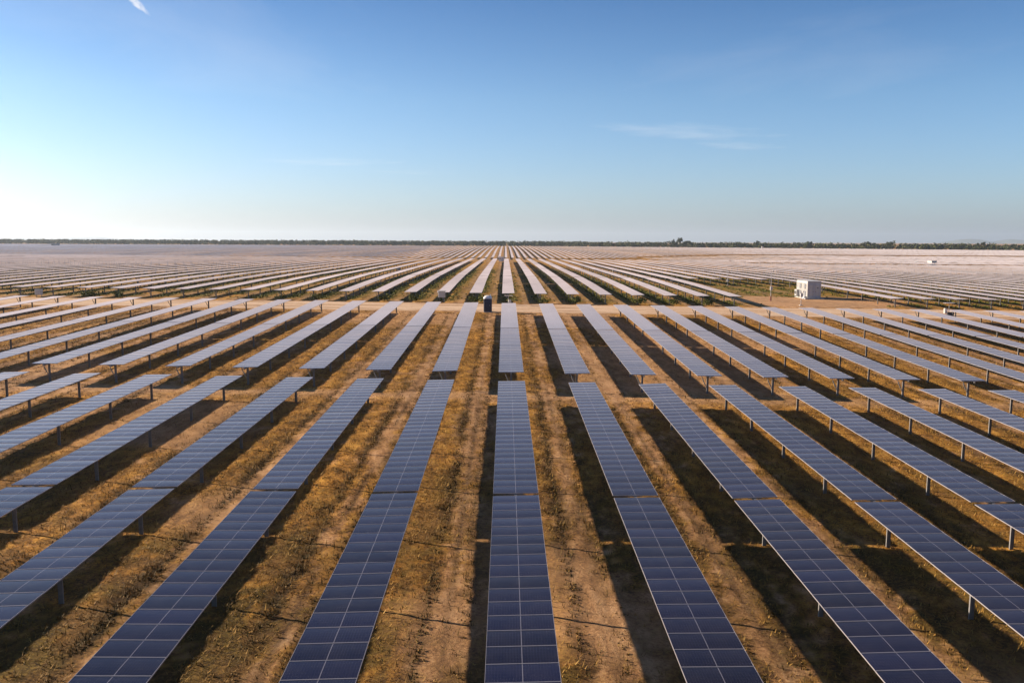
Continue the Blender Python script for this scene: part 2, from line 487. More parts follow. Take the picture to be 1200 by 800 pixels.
def make_glass(name, framed, dust_col=(0.565, 0.490, 0.495)):
    """dark glass over cells; UV runs 0..1 across the table and 0..1 per module"""
    m, n, l, b = mat(name)
    uv = n.new('ShaderNodeUVMap'); uv.uv_map = 'UVMap'
    sp = n.new('ShaderNodeSeparateXYZ'); l.new(uv.outputs[0], sp.inputs[0])
    u = sp.outputs[0]
    v = nmath(n, l, 'FRACT', sp.outputs[1])
    mod_id = nmath(n, l, 'FLOOR', sp.outputs[1])
    oi = n.new('ShaderNodeObjectInfo')

    def line(x, k, w):
        fr = nmath(n, l, 'FRACT', nmath(n, l, 'MULTIPLY', x, float(k)))
        d = nmath(n, l, 'ABSOLUTE', nmath(n, l, 'SUBTRACT', fr, 0.5))
        return nmath(n, l, 'GREATER_THAN', d, 0.5 - w)
    cell = nmath(n, l, 'MAXIMUM', line(u, 24, 0.035), line(v, 6, 0.018))
    wn_ = n.new('ShaderNodeTexWhiteNoise'); wn_.noise_dimensions = '2D'
    cx = n.new('ShaderNodeCombineXYZ'); l.new(mod_id, cx.inputs[0]); l.new(oi.outputs['Random'], cx.inputs[1])
    l.new(cx.outputs[0], wn_.inputs['Vector'])
    base = mixc(n, l, wn_.outputs['Value'], (0.0020, 0.0026, 0.009), (0.0070, 0.0090, 0.030))
    c = mixc(n, l, nmath(n, l, 'MULTIPLY', cell, 0.55), base, (0.032, 0.033, 0.055))
    mid = nmath(n, l, 'LESS_THAN', nmath(n, l, 'ABSOLUTE', nmath(n, l, 'SUBTRACT', u, 0.5)), 0.0055)
    c = mixc(n, l, nmath(n, l, 'MULTIPLY', mid, 0.7), c, (0.22, 0.21, 0.24))
    if framed:
        e = nmath(n, l, 'GREATER_THAN', nmath(n, l, 'ABSOLUTE', nmath(n, l, 'SUBTRACT', v, 0.5)), 0.5 - 0.016)
        e2 = nmath(n, l, 'GREATER_THAN', nmath(n, l, 'ABSOLUTE', nmath(n, l, 'SUBTRACT', u, 0.5)), 0.5 - 0.0125)
        fr_ = nmath(n, l, 'MAXIMUM', e, e2)
        c = mixc(n, l, fr_, c, (0.36, 0.33, 0.34))
    geo = n.new('ShaderNodeNewGeometry')
    du = noise(n, l, geo.outputs['Position'], 1.5, 6, 0.7)
    dust = nmath(n, l, 'MULTIPLY', nmath(n, l, 'MAXIMUM', nmath(n, l, 'SUBTRACT', du, 0.38), 0.0), 0.06)
    c = mixc(n, l, dust, c, (0.46, 0.36, 0.30))
    # a thin film of dust: the flatter one looks along the glass, the more dust the view passes through
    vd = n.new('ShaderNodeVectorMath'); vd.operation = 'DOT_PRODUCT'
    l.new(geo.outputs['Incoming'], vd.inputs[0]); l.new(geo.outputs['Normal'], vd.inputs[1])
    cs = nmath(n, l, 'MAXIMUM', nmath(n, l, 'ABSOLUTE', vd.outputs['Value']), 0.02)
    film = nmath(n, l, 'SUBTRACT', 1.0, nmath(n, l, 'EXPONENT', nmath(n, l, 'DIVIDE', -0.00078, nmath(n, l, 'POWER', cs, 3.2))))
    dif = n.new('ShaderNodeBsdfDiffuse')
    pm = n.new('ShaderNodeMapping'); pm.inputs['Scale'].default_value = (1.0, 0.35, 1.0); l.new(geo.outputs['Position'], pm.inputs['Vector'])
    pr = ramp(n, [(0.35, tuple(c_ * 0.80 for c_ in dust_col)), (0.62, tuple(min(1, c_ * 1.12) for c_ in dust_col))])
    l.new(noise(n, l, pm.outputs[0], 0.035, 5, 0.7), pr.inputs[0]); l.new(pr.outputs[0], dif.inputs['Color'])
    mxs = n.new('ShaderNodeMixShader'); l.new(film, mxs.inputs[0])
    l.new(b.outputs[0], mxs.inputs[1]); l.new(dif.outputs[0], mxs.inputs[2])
    l.new(mxs.outputs[0], n['Material Output'].inputs['Surface'])
    l.new(c, b.inputs['Base Color'])
    b.inputs['IOR'].default_value = 1.36
    b.inputs['Sheen Weight'].default_value = 0.015
    b.inputs['Sheen Roughness'].default_value = 0.38
    b.inputs['Sheen Tint'].default_value = (1.0, 0.80, 0.72, 1)
    l.new(nmath(n, l, 'ADD', 0.07, nmath(n, l, 'MULTIPLY', du, 0.16)), b.inputs['Roughness'])
    return m


M_GROUND = make_ground_mat()
M_ROAD = make_road_mat()
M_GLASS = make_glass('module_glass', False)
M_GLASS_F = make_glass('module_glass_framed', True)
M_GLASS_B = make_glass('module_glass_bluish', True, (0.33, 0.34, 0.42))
M_ALU = simple('anodised_aluminium', (0.36, 0.33, 0.34), 0.45, 0.45, 0.06, 2.0)
M_STEEL = simple('galvanised_steel', (0.20, 0.19, 0.185), 0.65, 0.3, 0.18, 6.0)
M_BACK = simple('white_backsheet', (0.55, 0.55, 0.56), 0.6, 0.0, 0.05)
M_WHITE = simple('white_painted_steel', (0.44, 0.425, 0.41), 0.45, 0.0, 0.06, 1.5)
M_GREYP = simple('grey_painted_steel', (0.40, 0.41, 0.44), 0.5, 0.0, 0.06, 1.5)
M_DARK = simple('dark_louvre', (0.035, 0.037, 0.042), 0.6, 0.0, 0.15)
M_NAVY = simple('navy_plastic', (0.020, 0.025, 0.055), 0.45, 0.0, 0.15, 2.0)
M_CREAM = simple('white_plastic_roof', (0.74, 0.68, 0.66), 0.45, 0.0, 0.05)
M_RED = simple('red_brown_paint', (0.17, 0.045, 0.022), 0.6, 0.0, 0.15)
M_CONC = simple('grey_concrete', (0.36, 0.34, 0.32), 0.9, 0.0, 0.15, 2.5, 0.2)
M_BARK = simple('grey_bark', (0.11, 0.08, 0.055), 0.9, 0.0, 0.25, 4.0, 0.4)
M_BLUE = simple('blue_roof_sheet', (0.16, 0.22, 0.34), 0.5, 0.0, 0.1)
M_HILL = simple('hill_scrub', (0.075, 0.085, 0.045), 0.95, 0.0, 0.3, 0.004)


def make_leaf(name, stops, trans=0.0):
    m, n, l, b = mat(name)
    a = n.new('ShaderNodeAttribute'); a.attribute_name = 'tone'
    r = ramp(n, stops); l.new(a.outputs['Fac'], r.inputs[0]); l.new(r.outputs[0], b.inputs['Base Color'])
    b.inputs['Roughness'].default_value = 0.75; b.inputs['Specular IOR Level'].default_value = 0.2
    return m


M_STRAW = make_leaf('straw_blades', [(0.0, (0.050, 0.036, 0.008)), (0.35, (0.16, 0.090, 0.018)), (0.7, (0.34, 0.185, 0.036)), (1.0, (0.48, 0.300, 0.09))])
M_LEAF = make_leaf('scrub_leaves', [(0.0, (0.026, 0.036, 0.006)), (0.5, (0.075, 0.088, 0.012)), (1.0, (0.19, 0.165, 0.026))])
M_WOOD = make_leaf('wood_foliage', [(0.0, (0.026, 0.034, 0.013)), (0.5, (0.055, 0.064, 0.020)), (1.0, (0.110, 0.105, 0.034))])

# ------------------------------------------------------------------ ground: one sheet out to the horizon
def axis(segs):
    out = []
    for a, b, d0, d1 in segs:
        x = a
        while x < b - 1e-6:
            out.append(x)
            t = (x - a) / (b - a)
            x += d0 + (d1 - d0) * t
    out.append(segs[-1][1])
    return np.array(out)


xs_pos = axis([(0, 36, .28, .28), (36, 90, .5, .9), (90, 300, 2, 9), (300, 1500, 12, 80), (1500, 40000, 120, 4000)])
gx = np.concatenate([-xs_pos[:0:-1], xs_pos])
gy = axis([(-350, 8, 40, 1.5), (8, 74, .28, .34), (74, 150, .45, .6), (150, 430, .9, 5), (430, 1800, 8, 40), (1800, 45000, 80, 4000)])
GX, GY = np.meshgrid(gx, gy)
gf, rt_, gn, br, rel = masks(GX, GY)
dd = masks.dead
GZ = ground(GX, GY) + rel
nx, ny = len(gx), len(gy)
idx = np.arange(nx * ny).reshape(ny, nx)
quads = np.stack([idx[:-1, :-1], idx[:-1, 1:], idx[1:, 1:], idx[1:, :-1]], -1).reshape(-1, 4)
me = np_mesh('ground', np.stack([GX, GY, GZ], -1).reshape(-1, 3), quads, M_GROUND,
             {'grass': gf.ravel(), 'rut': rt_.ravel(), 'green': gn.ravel(), 'bare': br.ravel(), 'dead': dd.ravel()}, smooth=True)  # 'dead': brown tone, stronger towards the camera
tag(link(bpy.data.objects.new('ground', me)), kind='structure')

# the dirt road that crosses the field
rx = np.linspace(-260, 330, 1180)
ra, rb = road_edges(rx)
ts = np.linspace(0, 1, 26)
RX = np.repeat(rx[None, :], len(ts), 0)
RY = ra[None, :] * (1 - ts[:, None]) + rb[None, :] * ts[:, None]
RZ = ground_z(RX, RY) + 0.035 * np.minimum(1, np.minimum(ts, 1 - ts) / 0.06)[:, None] + 0.012
RZ -= (0.05 * (np.exp(-((ts - 0.3) / 0.05) ** 2) + np.exp(-((ts - 0.46) / 0.05) ** 2)))[:, None] * 0.3
idx = np.arange(RX.size).reshape(RX.shape)
quads = np.stack([idx[:-1, :-1], idx[:-1, 1:], idx[1:, 1:], idx[1:, :-1]], -1).reshape(-1, 4)
me = np_mesh('dirt_road', np.stack([RX, RY, RZ], -1).reshape(-1, 3), quads, M_ROAD, smooth=True)
tag(link(bpy.data.objects.new('dirt_road', me)), kind='structure')

# ------------------------------------------------------------------ solar trackers
NM, ML = 28, 1.007
TL = NM * ML                                                  # one table, 28.2 m


def module_mesh():
    mb = MB()
    hw, hl, fw, th = 1.0, 0.4985, 0.0115, 0.036
    mb.box((-hw + fw / 2, 0, -th / 2), (fw, 2 * hl, th), 1)
    mb.box((hw - fw / 2, 0, -th / 2), (fw, 2 * hl, th), 1)
    mb.box((0, -hl + fw / 2, -th / 2), (2 * hw - 2 * fw, fw, th), 1)
    mb.box((0, hl - fw / 2, -th / 2), (2 * hw - 2 * fw, fw, th), 1)
    n = 8
    x, y = hw - fw, hl - fw
    vs = []
    for i in range(n + 1):
        t = i / n
        z = -0.011 + 0.0095 * (1 - (2 * t - 1) ** 2)
        vs += [(-x, -y + 2 * y * t, z), (x, -y + 2 * y * t, z)]
    k0 = len(mb.f)
    mb.add(vs, [(2 * i, 2 * i + 1, 2 * i + 3, 2 * i + 2) for i in range(n)], 0, True)
    mb.add([(-x, -y, -0.014), (x, -y, -0.014), (x, y, -0.014), (-x, y, -0.014)], [(0, 3, 2, 1)], 2)
    me = mb.mesh('solar_module', [M_GLASS, M_ALU, M_BACK])
    lay = me.uv_layers.new(name='UVMap')
    for p in me.polygons:
        for li in p.loop_indices:
            co = me.vertices[me.loops[li].vertex_index].co
            lay.data[li].uv = ((co.x + x) / (2 * x), max(0.001, min(0.999, (co.y + y) / (2 * y))))
    return me


def array_arrays(seg=4, z0=0.0, th=0.036):
    """28 modules in one sheet with side faces: verts, quads, uvs, material index"""
    vs, fs, uv, mi = [], [], [], []
    for k in range(NM):
        y0 = -TL / 2 + k * ML
        b = len(vs)
        for i in range(seg + 1):
            t = i / seg
            z = z0 - 0.009 + 0.0090 * (1 - (2 * t - 1) ** 2)
            vs += [(-1, y0 + ML * t, z), (1, y0 + ML * t, z)]
        for i in range(seg):
            fs.append((b + 2 * i, b + 2 * i + 1, b + 2 * i + 3, b + 2 * i + 2)); mi.append(0)
            v0, v1 = k + max(.001, i / seg), k + min(.999, (i + 1) / seg)
            uv += [(0, v0), (1, v0), (1, v1), (0, v1)]
    b = len(vs); y = TL / 2
    for z in (z0 - th, z0 - 0.0088):
        vs += [(-1, -y, z), (1, -y, z), (1, y, z), (-1, y, z)]
    for f in ((0, 1, 5, 4), (1, 2, 6, 5), (2, 3, 7, 6), (3, 0, 4, 7)):
        fs.append(tuple(b + i for i in f)); mi.append(1); uv += [(0, 0)] * 4
    fs.append((b, b + 3, b + 2, b + 1)); mi.append(2); uv += [(0, 0)] * 4
    return np.array(vs, float), np.array(fs), np.array(uv), np.array(mi)


ME_MODULE = module_mesh()
AV, AF, AUV, AMI = array_arrays()
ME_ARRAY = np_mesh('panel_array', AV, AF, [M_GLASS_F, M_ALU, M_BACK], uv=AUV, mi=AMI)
sm = (AMI == 0); ME_ARRAY.polygons.foreach_set('use_smooth', sm)

TUBE_Z = H_PANEL - 0.125


def post_mb(mb, x, y, top=TUBE_Z - 0.02, mi=0):
    z0 = -0.45
    h = top - z0; zc = (top + z0) / 2
    mb.box((x - 0.075, y, zc), (0.012, 0.075, h), mi)          # I section: two flanges and a web
    mb.box((x + 0.075, y, zc), (0.012, 0.075, h), mi)
    mb.box((x, y, zc), (0.138, 0.012, h), mi)
    mb.box((x, y, top + 0.015), (0.19, 0.12, 0.03), mi)        # bearing seat


mb = MB(); post_mb(mb, 0, 0); ME_POST = mb.mesh('post', M_STEEL)
mb = MB()
mb.box((0, 0, TUBE_Z), (0.11, TL + 0.34, 0.11), 0)
ME_TUBE = mb.mesh('torque_tube', M_STEEL)
mb = MB()
for k in range(NM + 1):
    yy = -TL / 2 + k * ML
    yy = min(max(yy, -TL / 2 + 0.03), TL / 2 - 0.03)
    mb.box((0, yy, H_PANEL - 0.053), (0.62, 0.045, 0.032), 0)
ME_RAIL = mb.mesh('module_rails', M_STEEL)
mb = MB()
mb.rod((-0.06, 0, 0.45), (-0.55, 0, H_PANEL - 0.07), 0.028, n=8)
mb.rod((-0.20, 0, 0.73), (-0.42, 0, 1.20), 0.045, n=8)
ME_DAMP = mb.mesh('damper', M_STEEL)
mb = MB()
mb.bbox((0, 0, 1.02), (0.26, 0.34, 0.42), 0.03)
mb.rod((0, 0, 1.2), (0, 0, TUBE_Z - 0.02), 0.06, n=8)
ME_MOTOR = mb.mesh('drive_motor', M_GREYP)


def whole_table_mesh(posts):
    """far copies: the panel sheet, tube and posts of one table as one mesh"""
    v = AV + np.array([0, 0, H_PANEL]); f = AF; uv = AUV; mi = AMI
    mb = MB()
    mb.box((0, 0, TUBE_Z), (0.11, TL, 0.11), 3)
    for y in posts:
        mb.box((0, y, (TUBE_Z - 0.06 - 0.45) / 2), (0.15, 0.11, TUBE_Z - 0.06 + 0.45), 3)
    v2 = np.array(mb.v); f2 = np.array(mb.f) + len(v)
    me = np_mesh('solar_tracker', np.vstack([v, v2]), np.vstack([f, f2]), [M_GLASS_F, M_ALU, M_BACK, M_STEEL],
                 uv=np.vstack([uv, np.zeros((f2.size, 2))]), mi=np.concatenate([mi, np.full(len(f2), 3)]))
    me.polygons.foreach_set('use_smooth', np.concatenate([mi == 0, np.zeros(len(f2), bool)]))
    return me


def posts_from(end, first, step=6.9):
    """post positions along the table, counted from its far (+1) or near (-1) end"""
    out, d = [], first
    while d < TL + 0.05:
        out.append(end * (TL / 2 - d)); d += step
    return out


def copy_to(me, name, parent, loc, rot=(0, 0, 0)):
    o = bpy.data.objects.new(name, me)
    o.parent = parent; o.location = loc; o.rotation_euler = rot
    COL.objects.link(o)
    return o


ORD = ['', 'first', 'second', 'third', 'fourth', 'fifth', 'sixth', 'seventh', 'eighth', 'ninth', 'tenth', 'eleventh', 'twelfth',
       'thirteenth', 'fourteenth', 'fifteenth', 'sixteenth', 'seventeenth', 'eighteenth', 'nineteenth', 'twentieth']
TENS = {20: 'twenty', 30: 'thirty', 40: 'forty'}


def ordinal(k):
    if k <= 20:
        return ORD[k]
    t = k // 10 * 10
    return {30: 'thirtieth', 40: 'fortieth'}.get(k) or TENS[t] + '-' + ORD[k - t]


def row_words(r):
    return 'centre row' if r == 0 else '%s row %s of the centre row' % (ordinal(abs(r)), 'right' if r > 0 else 'left')


N_TR = 0


def place_table(r, y0, look, line, detail, posts, damper=None, motor=None, tilt_mean=-0.6):
    """r: row number, y0: near end of the table"""
    global N_TR
    x = X0 + r * P
    ya, yb = y0, y0 + TL
    za, zb = float(ground(x, ya)), float(ground(x, yb))
    sl = math.atan2(zb - za, TL)
    loc = (x, (ya + yb) / 2, (za + zb) / 2)
    tilt = R(random.gauss(tilt_mean, 0.55))
    label = '%s solar table, %s, %s' % (look, row_words(r).replace(' of the centre row', ' of centre'), line)
    if detail == 0:
        key = tuple(posts)
        if key not in WHOLE:
            WHOLE[key] = whole_table_mesh(posts)
        o = bpy.data.objects.new('solar_tracker', WHOLE[key]); COL.objects.link(o)
        o.location = loc; o.rotation_euler = (sl, tilt, 0)
    else:
        o = empty('solar_tracker', loc, (sl, 0, 0))
        ct, st_ = math.cos(tilt), math.sin(tilt)
        if detail == 2:
            for k in range(NM):
                dx = R(random.gauss(0, 0.30)); dy = tilt + R(random.gauss(0, 0.12))
                copy_to(ME_MODULE, 'solar_module', o, (0, -TL / 2 + (k + 0.5) * ML, H_PANEL), (dx, dy, 0))
            copy_to(ME_RAIL, 'module_rails', o, (0, 0, 0))
        else:
            copy_to(ME_ARRAY, 'panel_array', o, (0, 0, H_PANEL), (0, tilt, 0))
        copy_to(ME_TUBE, 'torque_tube', o, (0, 0, 0))
        for y in posts:
            copy_to(ME_POST, 'post', o, (0, y, 0))
        for y in (damper or []):
            copy_to(ME_DAMP, 'damper', o, (0, y, 0))
        if motor is not None:
            copy_to(ME_MOTOR, 'drive_motor', o, (0, motor, 0))
    tag(o, label, 'solar tracker', 'solar tracker tables standing in rows')
    N_TR += 1
    return o


WHOLE = {}
done = set()
B1, B2, B3 = 10.10, 70.80, 145.7
GAP = 0.34
PA = posts_from(1, 1.5); PB = posts_from(1, 1.3)
PC = posts_from(-1, 0.8); PD_ = posts_from(1, 0.8)
for r in range(-6, 7):
    place_table(r, B1, 'dark navy', 'nearest line of tables', 2, PB)
for r in range(-9, 10):
    place_table(r, B1 + TL + GAP, 'slate blue', 'second line, at the gap', 2, PA)
for r in range(-13, 14):
    place_table(r, B2, 'grey blue', 'third line, just past the gap', 2, PC, damper=[-TL / 2 + 0.8])
for r in range(-17, 18):
    place_table(r, B2 + TL + GAP, 'pale lavender', 'fourth line, at the dirt road', 1, PD_, damper=[TL / 2 - 0.8])


def b3_y(k):
    return B3 + k * (TL + 0.12) + 1.0 * (k // 2)


def b3_has(r, k):
    if 8 <= r <= 11 and k < 2:
        return False
    if r >= 20 and k >= 8:
        return False
    return True


lines3 = ['first line past the dirt road', 'second line past the dirt road', 'third line past the dirt road', 'fourth line past the dirt road']
for k, half in enumerate((21, 25, 27, 28)):
    for r in range(-half, half + 1):
        if not b3_has(r, k) or N_TR >= 300:
            continue
        place_table(r, b3_y(k), 'pale grey', lines3[k], 1 if k == 0 else 0,
                    posts_from(-1, 0.9) if k == 0 else PD_, damper=[-TL / 2 + 0.9] if k == 0 else None,
                    tilt_mean=1.3 if r < -9 else -0.6)
        done.add((r, k))

# all further tables: one mass that reads as stripes
far = []
for k in range(10):
    for r in range(-75, 76):
        if b3_has(r, k) and (r, k) not in done:
            far.append((r, b3_y(k), k < 6 and abs(r) < 34, 0.0))
ROWJ = [random.gauss(0, 5) for _ in range(200)]
for r in range(20, 150):                                       # right-hand field behind the second track
    for k in range(10):
        far.append((r, 391 + k * (TL + 0.12) + 2.6 * (k // 2) + (ROWJ[r] if k else 0), k < 1 and r < 40, 0.0))
for r in range(-170, 150):                                     # the far rise
    for k in range(25):
        y = 699 + k * (TL + 0.12) + 2.6 * (k // 2)
        x = X0 + r * P
        lim = 1500 if x < 0 else 1500 - 0.62 * x
        if y + TL < lim and not (r >= 20 and y < 712):
            if abs(x) < 80 + 0.75 * y:
                far.append((r, y, False, 0.0))
fv, ff, fuv, fmi = [], [], [], []
base_box = np.array([[-1, -.5, 0], [1, -.5, 0], [1, .5, 0], [-1, .5, 0], [-1, -.5, -.06], [1, -.5, -.06], [1, .5, -.06], [-1, .5, -.06]])
bf = np.array([(0, 1, 2, 3), (0, 4, 5, 1), (1, 5, 6, 2), (2, 6, 7, 3), (3, 7, 4, 0), (4, 7, 6, 5)])
buv = np.zeros((6, 4, 2)); buv[0] = [(0, 0.001), (1, 0.001), (1, NM - .001), (0, NM - .001)]
cnt = 0
fa = np.array([(r, y) for r, y, _, _ in far])
fx = X0 + fa[:, 0] * P
z_a, z_b = ground(fx, fa[:, 1]), ground(fx, fa[:, 1] + TL)
for i, (r, y, pst, _) in enumerate(far):
    t = R(random.gauss(1.6 if r < -8 else -0.6, 0.5)); y += random.gauss(0, 0.25)
    b = base_box.copy()
    b[:, 1] = y + (b[:, 1] + 0.5) * TL
    zc = z_a[i] + (b[:, 1] - y) / TL * (z_b[i] - z_a[i]) + H_PANEL
    b[:, 2] = b[:, 2] + zc - b[:, 0] * math.sin(t)
    b[:, 0] = b[:, 0] + fx[i]
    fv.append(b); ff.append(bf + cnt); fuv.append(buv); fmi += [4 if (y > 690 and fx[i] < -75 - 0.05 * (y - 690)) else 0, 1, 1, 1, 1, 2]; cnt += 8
    if pst:
        for py in PD_:
            yy = y + TL / 2 + py
            zz = z_a[i] + (yy - y) / TL * (z_b[i] - z_a[i])
            c = np.array([[-.08, -.06, H_PANEL - .06], [.08, -.06, H_PANEL - .06], [.08, .06, H_PANEL - .06], [-.08, .06, H_PANEL - .06],
                          [-.08, -.06, -.4], [.08, -.06, -.4], [.08, .06, -.4], [-.08, .06, -.4]])
            c = c + np.array([fx[i], yy, zz])
            fv.append(c); ff.append(bf[1:5] + cnt); fuv.append(np.zeros((4, 4, 2))); fmi += [3] * 4; cnt += 8
me = np_mesh('far_solar_tables', np.vstack(fv), np.vstack(ff), [M_GLASS_F, M_ALU, M_BACK, M_STEEL, M_GLASS_B], uv=np.vstack([u.reshape(-1, 2) for u in fuv]), mi=fmi)
tag(link(bpy.data.objects.new('far_solar_tables', me)), 'endless pale stripes of solar tables running to the horizon', 'solar tables', kind='stuff')


# ------------------------------------------------------------------ small built things
def at_ground(x, y):
    return (x, y, float(ground_z(x, y)))


def hit(px, py, lo=20.0, hi=3000.0):
    """point of the terrain seen in a direction, for surveying the photograph"""
    d = pix_dir(px, py); o = Vector((0, 0, CZ))
    y0 = lo
    for i in range(4000):
        y = lo * (hi / lo) ** (i / 4000)
        t = y / d.y
        p = o + d * t
        if p.z <= float(ground(p.x, p.y)):
            return (p.x, p.y, float(ground(p.x, p.y)))
    return tuple(o + d * (hi / d.y))


# portable toilet at the roadside
t = empty('portable_toilet', at_ground(-2.55, 130.2))
tag(t, 'dark navy portable toilet with a domed white roof beside the dirt road', 'portable toilet')
mb = MB(); mb.bbox((0, 0, 1.02), (1.16, 1.16, 1.90), 0.06)
for s in (-1, 1):
    for k in range(3):
        mb.box((s * 0.585, -0.34 + k * 0.34, 1.0), (0.03, 0.14, 1.6)); mb.box((-0.34 + k * 0.34, 0.585, 1.0), (0.14, 0.03, 1.6))
mb.build('cabin', M_NAVY, t)
mb = MB(); mb.box((0, -0.595, 1.0), (0.78, 0.03, 1.72)); mb.box((0, -0.612, 1.55), (0.5, 0.012, 0.25)); d = mb.build('door', M_NAVY, t)
mb = MB(); mb.box((0.30, -0.622, 1.0), (0.05, 0.03, 0.16)); mb.build('handle', M_GREYP, d)
mb = MB()
rings = [(0.63, 1.97), (0.63, 2.05), (0.57, 2.20), (0.44, 2.33), (0.26, 2.41), (0.02, 2.44)]
vs, fs = [], []
for rr, zz in rings:
    for i in range(20):
        a = 2 * math.pi * i / 20
        q = 1 / max(abs(math.cos(a)), abs(math.sin(a))) ** 0.7
        vs.append((rr * math.cos(a) * q, rr * math.sin(a) * q, zz))
for k in range(len(rings) - 1):
    fs += [(k * 20 + i, k * 20 + (i + 1) % 20, k * 20 + 20 + (i + 1) % 20, k * 20 + 20 + i) for i in range(20)]
mb.add(vs, fs, 0, True); mb.add(vs, [tuple(reversed(range(20)))], 0)
mb.build('roof', M_CREAM, t)
mb = MB(); mb.rod((0.42, 0.42, 2.05), (0.42, 0.42, 2.6), 0.05); mb.build('vent_pipe', M_GREYP, t)
mb = MB(); mb.box((0, 0, 0.035), (1.22, 1.22, 0.09)); mb.build('skid_base', M_GREYP, t)

# inverter cabin (a converted container) on the right
cx, cy = 56.3, 166.0
z0 = min(float(ground(cx + sx * 1.3, cy + sy * 3.1)) for sx in (-1, 1) for sy in (-1, 1))
t = empty('inverter_cabin', (cx, cy, z0 + 0.05))
tag(t, 'white container cabin with dark louvres on bare ground past the road', 'inverter cabin')
mb = MB()
mb.box((0, 0, 1.70), (2.40, 6.02, 2.82))
for s in (-1, 1):
    for i in range(28):
        mb.box((s * 1.212, -2.85 + i * 0.211, 1.60), (0.03, 0.085, 2.50))
for sx in (-1, 1):
    for sy in (-1, 1):
        mb.box((sx * 1.18, sy * 2.99, 1.70), (0.13, 0.13, 2.92))
mb.box((0, -3.02, 0.24), (2.24, 0.10, 0.16)); mb.box((0, 3.02, 0.24), (2.24, 0.10, 0.16))
body = mb.build('body', M_WHITE, t)
mb = MB(); mb.box((0, 0, 3.165), (2.46, 6.10, 0.10)); mb.box((0, 0, 3.23), (2.30, 5.94, 0.04)); mb.build('roof', M_WHITE, t)
for s in (-1, 1):
    mb = MB(); mb.box((s * 0.55, -3.035, 1.58), (1.06, 0.05, 2.50))
    for zz in (0.75, 1.45, 2.15):
        mb.box((s * 0.55, -3.07, zz + 0.1), (0.80, 0.02, 0.46), 1)
    dr = mb.build('door', [M_GREYP, M_WHITE], t)
    for dx in (0.14, -0.14):
        mb = MB(); mb.rod((s * 0.55 + dx * 2.2, -3.095, 0.40), (s * 0.55 + dx * 2.2, -3.095, 2.78), 0.022, n=8); mb.build('lock_bar', M_ALU, dr)
    mb = MB(); mb.box((s * 0.2 + 0.05, -3.10, 1.35), (0.16, 0.04, 0.06)); mb.build('handle', M_DARK, dr)
mb = MB(); mb.box((0.62, -3.10, 2.0), (0.22, 0.02, 0.16)); mb.build('warning_plate', M_DARK, t)
for yy in (-1.7, 0.9):
    for zz, hh in ((2.25, 0.85), (0.98, 0.85)):
        mb = MB(); mb.box((-1.245, yy, zz), (0.06, 0.95, hh), 1)
        for i in range(7):
            mb.box((-1.29, yy, zz - hh / 2 + 0.08 + i * (hh - 0.16) / 6), (0.05, 0.86, 0.035), 0, rot=Matrix.Rotation(R(-30), 3, 'Y'))
        mb.build('louvre', [M_GREYP, M_DARK], t)
mb = MB(); mb.bbox((-1.55, 1.95, 0.95), (0.5, 1.0, 1.1), 0.03)
ac = mb.build('air_conditioner', M_WHITE, t)
mb = MB(); mb.rod((-1.80, 1.95, 0.95), (-1.83, 1.95, 0.95), 0.36, n=20); mb.build('fan_grille', M_DARK, ac)
mb = MB()
for k in range(3):
    mb.box((-1.55, -2.4, 0.10 + 0.17 * k), (0.60 - 0.18 * k, 0.9, 0.16))
mb.build('steps', M_GREYP, t)
mb = MB(); mb.box((0, 0, 0.08), (3.5, 7.0, 0.26)); mb.build('plinth', M_CONC, t)


def combiner(px, py, label, w=1.05, h=0.85, legs=0.55, roof=False, xy=None):
    x, y, z = xy if xy else hit(px, py)
    t = empty('combiner_box', (x, y, z), (0, 0, R(random.uniform(-4, 4))))
    tag(t, label, 'combiner box', 'electrical boxes on stands among the rows')
    mb = MB(); mb.bbox((0, 0, legs + h / 2), (w, 0.38, h), 0.025); mb.build('cabinet', M_WHITE, t)
    mb = MB(); mb.box((0, -0.20, legs + h / 2), (w * 0.86, 0.025, h * 0.84)); d = mb.build('door', M_WHITE, t)
    mb = MB(); mb.box((w * 0.34, -0.225, legs + h / 2), (0.035, 0.03, 0.14)); mb.build('handle', M_DARK, d)
    for s in (-1, 1):
        mb = MB(); mb.box((s * w * 0.36, 0, legs / 2 - 0.1), (0.07, 0.07, legs + 0.2)); mb.build('leg', M_STEEL, t)
    if roof:
        mb = MB(); mb.box((0, -0.03, legs + h + 0.05), (w + 0.24, 0.62, 0.05), rot=Matrix.Rotation(R(6), 3, 'X')); mb.build('rain_hood', M_WHITE, t)
    return t


combiner(0, 0, 'white box on legs before the end of the second row left of centre', 1.15, 1.0, 0.85, True, (-10.25, 144.5, float(ground(-10.25, 144.5))))
combiner(0, 0, 'white box on a stand in the grass at the far left edge', 1.15, 0.9, 0.40, False, (-75.0, 144.6, float(ground(-75.0, 144.6))))
combiner(788, 331, 'grey white box between rows right of centre, before the cabin', 1.2, 0.9, 0.3)
combiner(720, 319.5, 'small white box deep between the rows right of centre', 1.3, 1.0, 0.3)
combiner(467, 317.5, 'small white box deep between the rows left of centre', 1.3, 0.9, 0.3)


